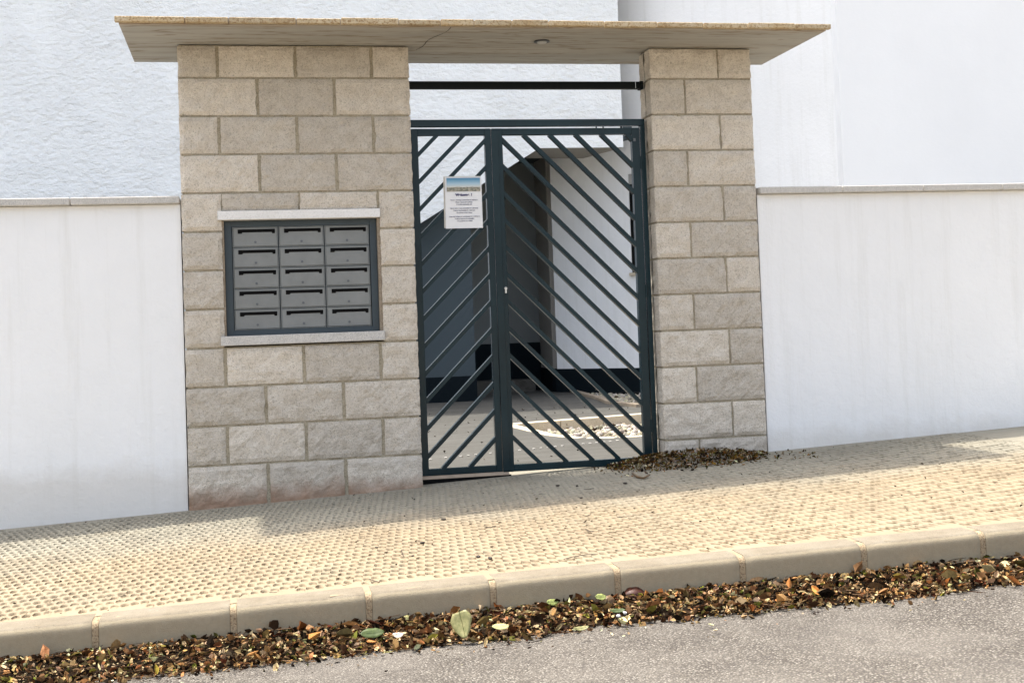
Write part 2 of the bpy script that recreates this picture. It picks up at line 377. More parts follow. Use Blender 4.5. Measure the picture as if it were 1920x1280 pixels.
for k, x in enumerate(JX): obj('mortar_joint', kerb_run(x-.0105, x+.0105, .0035, .004), M['sand_joint'], kerb)
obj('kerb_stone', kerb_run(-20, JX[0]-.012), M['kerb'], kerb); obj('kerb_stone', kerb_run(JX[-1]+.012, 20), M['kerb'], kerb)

# courtyard floor, sunken pebble beds cut out of it
def fz(x, y):
    t = max(0, min(1, (y-.3)/2.5)); return pz(x)*(1-t)+.02*t
BED1 = [(1.255, 3.644), (1.33, 2.45), (1.45, 2.02), (1.62, 1.90), (2.1, 1.82), (6.0, 1.6), (6.0, 5.2), (2.472, 4.036)]
BED2 = [(2.948, 8.35), (2.87, 7.4), (2.80, 6.5), (2.70, 5.85), (2.789, 5.1), (3.3, 4.9), (6, 4.9), (6, 6.0), (4.4, 6.5), (3.5, 7.55)]
def inside(p, poly):
    r = False; n = len(poly)
    for i in range(n):
        x1, y1 = poly[i]; x2, y2 = poly[(i+1) % n]
        if (y1 > p[1]) != (y2 > p[1]) and p[0] < (x2-x1)*(p[1]-y1)/(y2-y1)+x1: r = not r
    return r
def floor_with_holes():
    from mathutils.geometry import delaunay_2d_cdt
    outer = [(-9, .2), (9, .2), (9, 12), (-9, 12)]
    pts = []; edges = []
    for loop in (outer, BED1, BED2):
        s = len(pts); pts += [Vector(p) for p in loop]
        edges += [(s+i, s+(i+1) % len(loop)) for i in range(len(loop))]
    for i in range(-17, 18):
        for j in range(1, 24):
            p = (i*.5+.01, .2+j*.5)
            if not inside(p, BED1) and not inside(p, BED2) and abs(p[0]) < 8.8 and p[1] < 11.8: pts.append(Vector(p))
    v, e, f, *_ = delaunay_2d_cdt(pts, edges, [], 0, 1e-5)
    bm = bmesh.new(); bv = [bm.verts.new((q.x, q.y, fz(q.x, q.y))) for q in v]
    for t in f:
        c = sum((v[k] for k in t), Vector((0, 0)))/len(t)
        if inside(c, BED1) or inside(c, BED2): continue
        try: bm.faces.new([bv[k] for k in t])
        except ValueError: pass
    bmesh.ops.recalc_face_normals(bm, faces=bm.faces)
    for q in bm.faces:
        if q.normal.z < 0: q.normal_flip()
    return bm
props(obj('courtyard_floor', floor_with_holes(), M['courtyard']), kind='structure')
box('bed_soil', M['earth'], None, .9, 8, 1.2, 9, -.3, -.085)['kind'] = 'structure'
# edging stones: raised kerb behind the near bed, flush edging around the front of both
def edging(name, line, wid, top, depth, seg, mat, label, cat, side=1):
    t = thing(name, label, cat, (line[0][0], line[0][1], .02))
    L = [Vector(p) for p in line]; out = []; rest = 0
    for a, b in zip(L[:-1], L[1:]):
        n = max(1, round((b-a).length/seg))
        for i in range(n): out.append((a+(b-a)*i/n, a+(b-a)*(i+1)/n))
    for a, b in out:
        d = (b-a).normalized(); nn = Vector((-d.y, d.x))*wid*side; a2 = a+d*.003; b2 = b-d*.003
        bm = prism(bmesh.new(), [tuple(a2), tuple(b2), tuple(b2+nn), tuple(a2+nn)], 2, fz(a.x, a.y)-depth, fz(a.x, a.y)+top)
        bmesh.ops.bevel(bm, geom=list(bm.edges), offset=.004, segments=1, affect='EDGES')
        obj('edging_stone', bm, mat, t)
    return t
edging('courtyard_kerb', [(1.255, 3.644), (2.472, 4.036), (6, 5.2)], .11, .012, .14, .5, M['courtyard_kerb'], 'beige kerb along the far side of the near white pebble bed', 'kerb')
edging('bed_edging', [(1.255, 3.644), (1.33, 2.45), (1.45, 2.02), (1.62, 1.90), (2.1, 1.82), (6.0, 1.6)], .09, .006, .12, .4, M['courtyard_kerb'], 'pale curved flush edging round the front of the near pebble bed', 'edging', -1)
edging('bed_edging', [(2.948, 8.35), (2.87, 7.4), (2.80, 6.5), (2.70, 5.85), (2.789, 5.1)], .07, .03, .12, .35, M['reveal'], 'thin curved grey brown edging at the foot of the white house wall', 'edging', -1)

# white pebbles
def pebbles(poly, n, zb, smin, smax, seed):
    rnd = random.Random(seed); bm = bmesh.new(); lay = bm.loops.layers.color.new('tint')
    xs = [p[0] for p in poly]; ys = [p[1] for p in poly]
    xb = min(max(xs), 4.2); k = 0
    while k < n:
        x, y = rnd.uniform(min(xs), xb), rnd.uniform(min(ys), max(ys))
        if not inside((x, y), poly): continue
        k += 1; r = rnd.uniform(smin, smax)
        q = Matrix.Translation((x, y, zb+rnd.uniform(0, .03))) @ Matrix.Rotation(rnd.uniform(0, 6), 4, Vector((rnd.random(), rnd.random(), rnd.random()+.1)).normalized()) @ Matrix.Diagonal((r, r*rnd.uniform(.6, .9), r*rnd.uniform(.45, .7), 1))
        g = bmesh.ops.create_icosphere(bm, subdivisions=1, radius=1, matrix=q)
        c = rnd.uniform(.55, .80); col = (c, c*rnd.uniform(.93, .98), c*rnd.uniform(.8, .92), 1)
        if rnd.random() < .05: col = (.2, .14, .09, 1)
        for v in g['verts']:
            v.co += Vector((rnd.gauss(0, r*.08), rnd.gauss(0, r*.08), rnd.gauss(0, r*.08)))
        for f in {f for v in g['verts'] for f in v.link_faces}:
            for l in f.loops: l[lay] = col
    return bm
props(obj('white_pebbles', pebbles(BED1, 4200, -.075, .017, .036, 1), M['pebble'], smooth=True), 'bed of white pebbles sunk in front of the beige courtyard kerb', 'pebbles', None, 'stuff')
props(obj('white_pebbles', pebbles(BED2, 2600, -.03, .02, .04, 2), M['pebble'], smooth=True), 'bed of white pebbles against the dark foot of the house wall', 'pebbles', None, 'stuff')
# made-up floor strip, its pale dashes standing in for spots of sunlight
t = thing('sun_spot_strip', 'narrow floor strip with a row of small pale painted sun spots inside gate', 'sun spots', (.1, 1.3, .03))
def dline(s): return (.12+s*1.1, 1.262+s*.24)
bm = bmesh.new()
for k in range(-8, 30):
    s = k/22.; x, y = dline(s); z = fz(x, y)+.004
    if (k % 9) == 3: continue
    bx(bm, x-.009, x+.007, y-.010, y+.010, z-.003, z+.0015)
o = obj('sun_spots', bm, M['granite'], t); o['kind'] = 'stuff'
a, b = dline(-.6), dline(1.6)
bm = prism(bmesh.new(), [(a[0], a[1]-.045), (b[0], b[1]-.045), (b[0], b[1]+.045), (a[0], a[1]+.045)], 2, -.1, -.05)
for v in bm.verts: v.co.z = fz(v.co.x, v.co.y)+(.003 if v.co.z > -.07 else -.02)
obj('spot_strip_base', bm, M['courtyard'], t)

# ------------------------------------------------------------------ building beyond the courtyard
bld = thing('apartment_building', 'white stucco house behind the gate with anthracite recessed entrance', 'building', (2, 7.3, .02))
Yf = 7.2
def fpoly(pts, y0, y1, name, m): return obj(name, prism(bmesh.new(), pts, 1, y0, y1), m, bld)
fpoly([(-14, 0), (-1.6, 0), (-1.6, .32), (.965, 1.968), (2.36, 2.80), (3.325, 2.80), (3.325, 6.4), (-14, 6.4)], Yf, Yf+.05, 'front_wall', M['stucco'])
# porch soffit
bm = prism(bmesh.new(), [(2.352, 7.252), (3.33, 7.252), (3.09, 8.13), (2.387, 8.074)], 2, 2.80, 2.9); obj('porch_soffit', bm, M['taupe'], bld)
bm = prism(bmesh.new(), [(-1.6, 7.252), (3.45, 7.252), (2.9, 9.6), (-1.6, 9.6)], 2, 2.902, 3.1); obj('porch_ceiling', bm, M['anthracite_wall'], bld)
# anthracite walls of the recess
box('recess_wall', M['anthracite_wall'], bld, -1.6, 1.592, 7.46, 7.60, .30, 2.9)
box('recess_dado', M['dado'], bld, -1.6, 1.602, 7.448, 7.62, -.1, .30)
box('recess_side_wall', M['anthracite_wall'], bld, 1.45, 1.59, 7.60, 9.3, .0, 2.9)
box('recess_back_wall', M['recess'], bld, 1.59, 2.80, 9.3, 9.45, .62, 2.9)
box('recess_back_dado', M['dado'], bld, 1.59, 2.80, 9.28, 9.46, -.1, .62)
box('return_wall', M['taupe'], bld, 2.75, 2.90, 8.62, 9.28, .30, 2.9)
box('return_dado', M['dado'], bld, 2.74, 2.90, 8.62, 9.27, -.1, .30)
bm = bmesh.new(); bx(bm, 1.75, 2.60, 8.95, 9.27, 0, .17, .008); obj('entrance_step', bm, M['courtyard'], bld)
bm = bmesh.new(); bx(bm, 2.285, 2.32, 9.255, 9.298, 1.25, 1.34, .004); obj('door_bell', bm, M['black'], bld)
# angled white wall with window
A2 = Vector((2.766, 8.472)); D2 = (Vector((3.559, 7.605))-A2).normalized(); N2 = Vector((D2.y, -D2.x))*-1
if N2.y > 0: N2 = -N2                          # towards the courtyard
def wseg(s0, s1, z0, z1, off, thick, name, m, par=bld):
    a = A2+D2*s0+N2*off; b = A2+D2*s1+N2*off; c = b-N2*thick; d = a-N2*thick
    return obj(name, prism(bmesh.new(), [tuple(a), tuple(b), tuple(c), tuple(d)], 2, z0, z1), m, par)
W0, W1, WB, WT = 1.095, 1.95, 1.40, 2.55
wseg(0, W0, .30, 6.4, 0, .22, 'angled_wall', M['white_wall']); wseg(W1, 3.8, .30, 6.4, 0, .22, 'angled_wall', M['white_wall'])
wseg(W0, W1, .30, WB, 0, .22, 'angled_wall', M['white_wall']); wseg(W0, W1, WT, 6.4, 0, .22, 'angled_wall', M['white_wall'])
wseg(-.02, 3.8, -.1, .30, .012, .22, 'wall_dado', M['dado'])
win = wseg(W0, W1, WB+.002, WT-.002, -.03, .03, 'window', M['glass'])
for s0, s1, z0, z1, m in ((W0, W0+.06, WB, WT-.12, 'black'), (W0+.065, W0+.16, WB+.003, WT-.12, 'grey_frame'), (W1-.05, W1, WB+.003, WT-.12, 'grey_frame'), (W0, W1, WT-.12, WT-.003, 'grey_frame')):
    f = wseg(s0+.001, s1-.001, z0, z1, -.006 if m != 'black' else -.012, .02, 'window_frame', M[m]); f.parent = win; f.matrix_parent_inverse = win.matrix_world.inverted()
sl_ = wseg(W0-.015, W1+.04, WB-.035, WB, .035, .13, 'window_sill', M['courtyard_kerb'])
E2 = A2+D2*3.8
box('side_wall', M['smooth_white'], bld, E2.x-.1, 14, E2.y, E2.y+.25, .3, 6.4)
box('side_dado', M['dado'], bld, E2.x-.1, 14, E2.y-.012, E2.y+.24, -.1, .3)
bm = prism(bmesh.new(), [(-14, 7.1), (3.3, 7.1), (5.2, 5.6), (14, 5.4), (14, 14), (-14, 14)], 2, 6.402, 6.6); obj('roof_slab', bm, M['stucco'], bld)
box('rear_wall', M['stucco'], bld, -14, 14, 12, 12.2, -.1, 6.4)

# ------------------------------------------------------------------ block piers
def rough_block(w_, h_, seed, depth=.095):
    """split-face block, origin at lower left front corner; all visible sides uneven"""
    bm = bmesh.new(); nx = max(4, round(w_/.022)); nzv = max(4, round(h_/.022)); ny = 3
    idx = {}
    def P(i, j, k):
        if (i, j, k) in idx: return idx[(i, j, k)]
        x, y, z = w_*i/nx, depth*j/ny, h_*k/nzv
        s = seed*7.3
        d = .0105*noise.noise(Vector((x*16+s, z*16, 1)))+.0045*noise.noise(Vector((x*48+s, z*48, 2)))
        if j == 0:
            y -= d+.004
            ed = min(i, nx-i, k, nzv-k)
            if ed == 0: y += .008
        if i in (0, nx):
            e = .005*noise.noise(Vector((z*22+s, y*18, 5+i)))+.003*noise.noise(Vector((z*60+s, y*50, 9+i)))
            x += e if abs(w_) else 0
        if k in (0, nzv):
            z += .0022*noise.noise(Vector((x*25+s, y*20, 15+k)))
        idx[(i, j, k)] = bm.verts.new((x, y, z)); return idx[(i, j, k)]
    for i in range(nx):
        for k in range(nzv): bm.faces.new((P(i, 0, k), P(i+1, 0, k), P(i+1, 0, k+1), P(i, 0, k+1)))
    for j in range(ny):
        for k in range(nzv):
            bm.faces.new((P(0, j+1, k), P(0, j, k), P(0, j, k+1), P(0, j+1, k+1)))
            bm.faces.new((P(nx, j, k), P(nx, j+1, k), P(nx, j+1, k+1), P(nx, j, k+1)))
        for i in range(nx):
            bm.faces.new((P(i, j+1, 0), P(i+1, j+1, 0), P(i+1, j, 0), P(i, j, 0)))
            bm.faces.new((P(i, j, nzv), P(i+1, j, nzv), P(i+1, j+1, nzv), P(i, j+1, nzv)))
    me = bpy.data.meshes.new('block'); bm.to_mesh(me); bm.free(); me.materials.append(M['block']); return me
cache = {}
def place_block(par, x0, x1, z0, z1, y=0, back=False, side=None):
    w_, h_ = round(x1-x0, 3), round(z1-z0, 3)
    key = (w_, h_, random.randrange(5))
    if key not in cache: cache[key] = rough_block(w_, h_, hash(key) % 97)
    if side is not None:                        # block laid across the jamb
        return inst('block', cache[key], par, (side, x1, z0), (0, 0, -pi/2))
    if back: return inst('block', cache[key], par, (x1, .2, z0), (0, 0, pi))
    return inst('block', cache[key], par, (x0, y, z0))
ROWS = [(-.12, .174)]+[(.174+.2*k, .374+.2*k) for k in range(10)]+[(2.174, 2.345)]
J = .0058
left = thing('block_pier', 'beige split-face block pier holding the mailboxes, left of the gate', 'pier', (-.6, .1, -.1), 'block piers either side of the gate')
right = thing('block_pier', 'beige split-face block pier at the right of the gate, without mailboxes', 'pier', (1.6, .1, 0), 'block piers either side of the gate')
half_rows = {11, 9, 7, 3, 1}                    # rows whose joint stands a half block in
for r, (z0, z1) in enumerate(ROWS):
    if 4 <= r <= 6: spans = [(-1.2, -1.0), (-.18, 0)]
    elif r in (0, 2, 8, 10): spans = [(-1.2, -.8), (-.8, -.4), (-.4, 0)]
    elif r == 7: spans = [(-1.2, -1.0), (-.18, 0)]
    else: spans = [(-1.2, -1.0), (-1.0, -.6), (-.6, -.2), (-.2, 0)]
    vj = .009 if r not in (4, 5, 6, 7) else .0
    for a, b in spans:
        aa = a+(vj if a > -1.2 else 0); bb = b-(vj if b < 0 else 0)
        place_block(left, aa, bb, z0+J, z1-J)
    if r == 7:
        for a, b in ((-1.0, -.6), (-.6, -.19)): place_block(left, a+.005, b-.005, 1.482, z1-J)
    if r != 7 and not (4 <= r <= 6):
        for a, b in ((-1.2, -.8), (-.8, -.4), (-.4, 0)): place_block(left, a+.009, b-.009, z0+J, z1-J, back=True)
RX0, RX1 = 1.345, 1.945
for r, (z0, z1) in enumerate(ROWS):
    spans = [(RX0, RX0+.4), (RX0+.4, RX1)] if r % 2 else [(RX0, RX0+.2), (RX0+.2, RX1)]
    for a, b in spans: place_block(right, a+(.006 if a > RX0 else 0), b-.006, z0+J, z1-J)
    for a, b in spans: place_block(right, a+(.006 if a > RX0 else 0), b-.006, z0+J, z1-J, back=True)
def core(par, x0, x1):
    box('mortar', M['mortar'], par, x0, x1, .009, .191, -.12, 2.345)
bm = bmesh.new()
for a in ((-1.193, -.007, .009, .191, -.12, .775), (-1.193, -.007, .009, .191, 1.482, 2.345), (-1.193, -1.006, .0091, .1909, .775, 1.482), (-.176, -.007, .0091, .1909, .775, 1.482)): bx(bm, *a)
obj('mortar', bm, M['mortar'], left); core(right, RX0+.008, RX1-.007)
bm = bmesh.new(); bx(bm, -1.006, -.176, .12, .1925, .775, 1.482); bx(bm, -.196, -.1765, .012, .12, .83, 1.43); bx(bm, -1.0055, -.99, .012, .12, .83, 1.43); obj('niche_lining', bm, M['reveal'], left)
box('niche_lintel', M['white_stone'], left, -1.02, -.180, -.014, .11, 1.432, 1.479, bev=.002)
box('niche_sill', M['granite'], left, -1.02, -.175, -.022, .115, .783, .832, bev=.003)

# mailboxes
mb = thing('mailbox_cabinet', 'blue grey mailbox cabinet with five rows of grey doors in pier', 'mailbox', (-.59, .06, .835))
bm = bmesh.new(); X0, X1 = -.988, -.197; Z0, Z1 = .834, 1.430
bx(bm, X0, X1, .075, .11, Z0, Z1); bx(bm, X1-.036, X1, .045, .0745, Z0, Z1); bx(bm, X0, X0+.036, .045, .0745, Z0, Z1)
bx(bm, X0+.0365, X1-.0365, .045, .0745, Z0, Z0+.026); bx(bm, X0+.0365, X1-.0365, .045, .0745, Z1-.030, Z1)
obj('cabinet_frame', bm, M['mail_frame'], mb)
dw = (X1-X0-.072-.004)/3; dh = (1.400-.860)/5
dm = sm = rm = None
for i in range(3):
    for k in range(5):
        x = X0+.038+i*dw; z = .860+k*dh
        if dm is None:
            b1 = bx(bmesh.new(), .007, dw-.007, -.012, .012, .006, dh-.006, .0015); o = obj('mailbox_door', b1, M['mail_door'], mb); dm = o.data; o.location = Vector((x, .06, z))-mb.location; o.matrix_parent_inverse = Matrix()
            b2 = bmesh.new()
            for q in ((.003, dw-.003, dh-.0045, dh-.002), (.003, dw-.003, .002, .0045), (.003, .0055, .0046, dh-.0046), (dw-.0055, dw-.003, .0046, dh-.0046)): bx(b2, q[0], q[1], -.008, .01, q[2], q[3])
            rme = bpy.data.meshes.new('door_trim'); b2.to_mesh(rme); b2.free(); rme.materials.append(M['mail_line']); rm = rme
            b3 = prism(bmesh.new(), [(.03, dh-.036), (.05, dh-.036), (.055, dh-.030), (dw-.034, dh-.030), (dw-.031, dh-.037), (dw-.019, dh-.037), (dw-.017, dh-.033), (dw-.017, dh-.014), (.03, dh-.014)], 1, -.0135, -.0118)
            sme = bpy.data.meshes.new('letter_slot'); b3.to_mesh(sme); b3.free(); sme.materials.append(M['black']); sm = sme
            d = o
        else:
            d = inst('mailbox_door', dm, mb, (x, .06, z))
        if i == 0 and k == 0:
            b4 = bmesh.new(); cyl(b4, Vector((dw*.5, -.0135, .026)), .0065, .005, 'Y', 12); lm = bpy.data.meshes.new('lock'); b4.to_mesh(lm); b4.free(); lm.materials.append(M['steel_bolt'])
        for nm, me in (('door_trim', rm), ('letter_slot', sm), ('lock', lm)):
            c = bpy.data.objects.new(nm, me); C.objects.link(c); c.parent = d

# ------------------------------------------------------------------ canopy slab
can = thing('canopy_slab', 'concrete canopy slab with tan stone edge spanning the block piers', 'canopy', (.37, 0, 2.35))
bm = bmesh.new(); bx(bm, -1.45, 2.2, -.43, .465, 2.35, 2.384); obj('slab', bm, M['soffit'], can)
x = -1.47; k = 0
while x < 2.2:
    w_ = random.uniform(.17, .34); 
    if 2.22-(x+w_) < .12: w_ = 2.22-x
    bm = bmesh.new(); z1 = 2.382+random.uniform(-.003, .003)
    bx(bm, x+.003, x+w_-.003, -.460-random.uniform(0, .006), -.4325, 2.354+random.uniform(-.002, .002), z1, .003); obj('edge_tile', bm, M['edge_tile'], can)
    x += w_
box('slab_top', M['smooth_white'], can, -1.44, 2.19, -.20, .455, 2.386, 2.44)
# formwork crack in the soffit
def ribbon(bm, pts, z, wd):
    pr = None
    for i, p in enumerate(pts):
        a = Vector(pts[max(0, i-1)]); b = Vector(pts[min(len(pts)-1, i+1)]); d = (b-a).normalized(); n = Vector((-d.y, d.x))*wd*random.uniform(.4, 1.1)
        q = (bm.verts.new((p[0]+n.x, p[1]+n.y, z)), bm.verts.new((p[0]-n.x, p[1]-n.y, z)))
        if pr: bm.faces.new((pr[0], pr[1], q[1], q[0]))
        pr = q
bm = bmesh.new()
P0, P1 = Vector((.165, -.43)), Vector((.05, .10))
ribbon(bm, [tuple(P0+(P1-P0)*t+Vector((.012*sin(t*9), 0))) for t in [i/14 for i in range(15)]], 2.3485, .0022)
obj('crack', bm, M['black'], can)

lt = thing('recessed_light', 'small round spotlight set flush in the canopy soffit', 'light', (.703, -.137, 2.345))
bm = bmesh.new(); cyl(bm, Vector((.703, -.137, 2.346)), .043, .007, 'Z', 28, .040); obj('ring', bm, M['steel_bolt'], lt)
bm = bmesh.new(); cyl(bm, Vector((.703, -.137, 2.341)), .026, .006, 'Z', 24); obj('lens', bm, M['opal'], lt)

# ------------------------------------------------------------------ gate
YG0, YG1 = .10, .138
cb = thing('crossbar', 'black steel bar spanning the opening just under the canopy', 'bar', (.66, .12, 2.157))
box('bar', M['steel_dark'], cb, -.003, 1.312, .10, .14, 2.138, 2.177, bev=.0015)
bm = bmesh.new(); bx(bm, 1.289, 1.2905, .098, .142, 2.139, 2.176); obj('weld_seam', bm, M['chrome'], cb)
box('end_cap', M['steel_dark'], cb, 1.3125, 1.334, .094, .146, 2.134, 2.180, bev=.003)
gf = thing('gateway', 'dark teal steel lintel and posts fixed between the block piers', 'frame', (.66, .12, 1.95))
box('lintel', M['steel'], gf, -.006, 1.334, .10, .14, 1.929, 1.966, bev=.0015)
box('post', M['steel'], gf, 1.3075, 1.3339, .10, .14, .03, 1.9285, bev=.0015)
box('post', M['steel'], gf, -.006, .008, .10, .14, .0, 1.9285, bev=.0015)
bm = bmesh.new(); cyl(bm, Vector((1.20, .112, 1.92)), .006, .012, 'Z', 10); cyl(bm, Vector((1.095, .112, 1.921)), .004, .010, 'Z', 8); cyl(bm, Vector((1.055, .112, 1.921)), .004, .010, 'Z', 8); obj('stop_bolt', bm, M['steel_dark'], gf)

PITCH = .148
def leaf(name, x0, x1, sl, sr, z0, z1, tr, brh, sign, start, label):
    """x0..x1 outside width, sl/sr stile widths, tr/brh rail heights, sign of the bar slope"""
    t = thing(name, label, 'gate', (x0 if sign > 0 else x1, .12, z0), 'leaves of the chevron gate')
    box('stile', M['steel'], t, x0, x0+sl, YG0, YG1, z0, z1, bev=.0015); box('stile', M['steel'], t, x1-sr, x1, YG0, YG1, z0, z1, bev=.0015)
    box('rail', M['steel'], t, x0+sl+.0003, x1-sr-.0003, YG0+.0006, YG1-.0006, z1-tr, z1-.0004, bev=.001)
    box('rail', M['steel'], t, x0+sl+.0003, x1-sr-.0003, YG0+.0006, YG1-.0006, z0+.0004, z0+brh, bev=.001)
    a, b = x0+sl, x1-sr; zl, zh = z0+brh, z1-tr; hw = .0105*sqrt(2)      # half of the vertical cut through a bar
    for k in range(-14, 20):
        c = start+k*PITCH                                                # height of the bar's axis at x = 0
        f = (lambda x: c+x) if sign > 0 else (lambda x: c-x)
        # clip the axis segment to the opening (pushed slightly into the frame)
        xa, xb = a-.004, b+.004
        if sign > 0: xa = max(xa, zl-c-.008); xb = min(xb, zh-c+.008)
        else: xa = max(xa, c-zh-.008); xb = min(xb, c-zl+.008)
        if xb-xa < .03: continue
        za, zb = f(xa), f(xb)
        bm = prism(bmesh.new(), [(xa-.0, za-hw), (xb, zb-hw), (xb, zb+hw), (xa, za+hw)], 1, YG0+.002, YG1-.002)
        # trim against rails
        for co, no in (((0, 0, zl-.001), (0, 0, -1)), ((0, 0, zh+.001), (0, 0, 1))):
            g = bmesh.ops.bisect_plane(bm, geom=list(bm.verts)+list(bm.edges)+list(bm.faces), plane_co=co, plane_no=no, clear_outer=True)
            bmesh.ops.holes_fill(bm, edges=[e for e in bm.edges if e.is_boundary])
        if len(bm.verts): obj('diagonal_bar', bm, M['steel'], t)
    return t
L = leaf('gate_leaf', .012, .452, .037, .034, .046, 1.917, .036, .034, 1, 1.783-.05-.005, 'narrow left gate leaf with steel bars rising to the right')
R = leaf('gate_leaf', .456, 1.3005, .060, .044, .042, 1.917, .036, .036, -1, 1.553+.522, 'wide right gate leaf with steel bars falling to the right, with lock')
box('cover_strip', M['steel'], R, .4535, .4915, YG0-.006, YG0-.0005, .05, 1.905, bev=.001)
box('bottom_strip', M['aluminium'], L, .012, .487, YG0+.001, YG0+.03, .027, .0448)
box('leaf_gap_shade', M['black'], gf, .0, .50, .106, .128, -.02, .0265)  # added black strip, standing in for the shade under the left leaf
bm = bmesh.new(); cyl(bm, Vector((.503, .093, 1.038)), .0075, .016, 'Y', 18); bx(bm, .4988, .5072, .085, .101, 1.012, 1.034, .001); obj('lock_cylinder', bm, M['chrome'], R)
bm = bmesh.new(); cyl(bm, Vector((.503, .0845, 1.039)), .0024, .002, 'Y', 10); obj('keyhole', bm, M['black'], R)
box('striker', M['steel_bolt'], R, 1.262, 1.275, .094, .1, 1.84, 1.856)
bm = bmesh.new(); cyl(bm, Vector((1.083, .112, 1.874)), .007, .016, 'Z', 10); obj('drop_bolt', bm, M['steel_dark'], R)
# hinges on the outer stiles
for z in (.25, 1.0, 1.72):
    bm = bmesh.new(); cyl(bm, Vector((1.304, .097, z)), .0055, .07, 'Z', 12); obj('hinge', bm, M['steel'], R)

# ------------------------------------------------------------------ welcome sign
sg = thing('welcome_sign', 'white welcome notice with a small town photo tied to the gate bars', 'sign', (.287, .083, 1.37))
SX0, SX1, SZ0, SZ1, SY = .187, .387, 1.371, 1.651, .083
def sheet_board(dx, dz, y, th, m, name, curl):
    bm = bmesh.new(); n = 8; V = []
    for i in range(n+1):
        row = []
        for j in range(n+1):
            u, v = i/n, j/n
            row.append(bm.verts.new((SX0+dx+(SX1-SX0)*u-.004*(1-v)*(1-u), y-curl*(1-u)*(1-v)*.02-.0018*sin(u*pi), SZ0+dz+(SZ1-SZ0)*v)))
        V.append(row)
    for i in range(n):
        for j in range(n): bm.faces.new((V[i][j], V[i+1][j], V[i+1][j+1], V[i][j+1]))
    g = bmesh.ops.extrude_face_region(bm, geom=list(bm.faces))
    for v in g['geom']:
        if isinstance(v, bmesh.types.BMVert): v.co.y += th
    bmesh.ops.recalc_face_normals(bm, faces=bm.faces)
    return obj(name, bm, m, sg)
sheet_board(0, 0, SY, .003, M['paper'], 'front_sheet', 0)
sheet_board(-.007, .004, SY+.008, .003, M['paper_old'], 'back_sheet', 0)
bm = bmesh.new(); bmesh.ops.create_grid(bm, x_segments=1, y_segments=1, size=.5)
PW, PH = .184, .073
for v in bm.verts: v.co = Vector((.287+v.co.x*PW, SY-.0042, SZ1-.0065-PH/2+v.co.y*PH))
bmesh.ops.recalc_face_normals(bm, faces=bm.faces)
r_ = bmesh.ops.extrude_face_region(bm, geom=list(bm.faces))
for v in r_['geom']:
    if isinstance(v, bmesh.types.BMVert): v.co.y += .0012
obj('town_photo', bm, M['print'], sg)
def text_part(name, s, size, x, z, m, bold=0):
    cu = bpy.data.curves.new(name, 'FONT'); cu.body = s; cu.size = size; cu.align_x = 'CENTER'; cu.offset = bold; cu.extrude = .0002
    tmp = bpy.data.objects.new('tmp', cu); C.objects.link(tmp); tmp.rotation_euler = (pi/2, 0, 0); tmp.location = (x, SY-.0036, z)
    bpy.context.view_layer.update()
    me = bpy.data.meshes.new_from_object(tmp.evaluated_get(bpy.context.evaluated_depsgraph_get())); me.transform(tmp.matrix_world)
    C.objects.unlink(tmp); bpy.data.objects.remove(tmp)
    me.materials.clear(); me.materials.append(m)
    o = bpy.data.objects.new(name, me); C.objects.link(o); o.parent = sg; o.matrix_parent_inverse = sg.matrix_world.inverted(); return o
text_part('heading', 'Welcome  !', .019, .287, 1.5465, M['ink'], .0009)
for s, z in (('You are entering a community of residences', 1.524), ('Please respect their privacy', 1.512), ('Keep this community tidy', 1.500),
             ('Usted entra en una comunidad de residencias', 1.479), ('Respete la privacidad de residentes', 1.467), ('No moleste a los vecinos', 1.455),
             ('Vous entrez dans une communaute de residences', 1.434), ('Veuillez respecter la tranquillite', 1.422), ('et la propriete des voisins', 1.410)):
    text_part('text_line', s, .0083, .287, z-.002, M['ink_soft'], .00022)

# ------------------------------------------------------------------ rendered boundary walls either side
def bwall(x0, x1, label):
    t = thing('boundary_wall', label, 'wall', ((x0+x1)/2, .1, 0), 'white boundary walls')
    box('wall', M['white_wall'], t, x0, x1, .02, .18, -.5, 1.52)
    n = int(abs(x1-x0)/.5)
    for i in range(n):
        a = x0+(x1-x0)*i/n; b = x0+(x1-x0)*(i+1)/n
        box('coping_stone', M['granite'], t, a+.003, b-.003, -.02, .22, 1.522, 1.56, bev=.004)
bwall(-8.2, -1.206, 'low white rendered boundary wall left of the mailbox pier')
bwall(1.952, 9, 'low white rendered boundary wall right of the right pier')

# ------------------------------------------------------------------ leaves and litter
rnd = random.Random(21)
PAL = [((.11, .075, .05), 7), ((.22, .16, .105), 7), ((.36, .285, .20), 7), ((.50, .43, .33), 7), ((.72, .66, .55), 5), ((.05, .035, .025), 6), ((.20, .20, .10), 2), ((.24, .25, .11), 1), ((.16, .08, .05), 1), ((.40, .36, .30), 5)]
PAL = [c for c, n in PAL for _ in range(n)]
def chip(bm, lay, pos, size, asp, rot, tilt, roll, curl, col, thick=0):
    """one curled leaf or husk: a cupped diamond of eight faces"""
    mt = Matrix.Translation(pos) @ Matrix.Rotation(rot, 4, 'Z') @ Matrix.Rotation(tilt, 4, 'Y') @ Matrix.Rotation(roll, 4, 'X')
    us = (-1, -.45, .25, 1); prof_ = (.12, .85, 1.0, .05); V = []
    for u, pr in zip(us, prof_):
        V.append([bm.verts.new(mt @ Vector((u*size, s*pr*size*asp, curl*size*(u*u*.6+abs(s)*pr*pr*.9)))) for s in (-1, 0, 1)])
    g_ = rnd.uniform(.75, 1.4); c = tuple(max(.01, min(.9, q*g_*rnd.uniform(.95, 1.05))) for q in col)
    for i in range(3):
        for j in range(2):
            f = bm.faces.new((V[i][j], V[i+1][j], V[i+1][j+1], V[i][j+1]))
            for l in f.loops: l[lay] = (*c, 1)
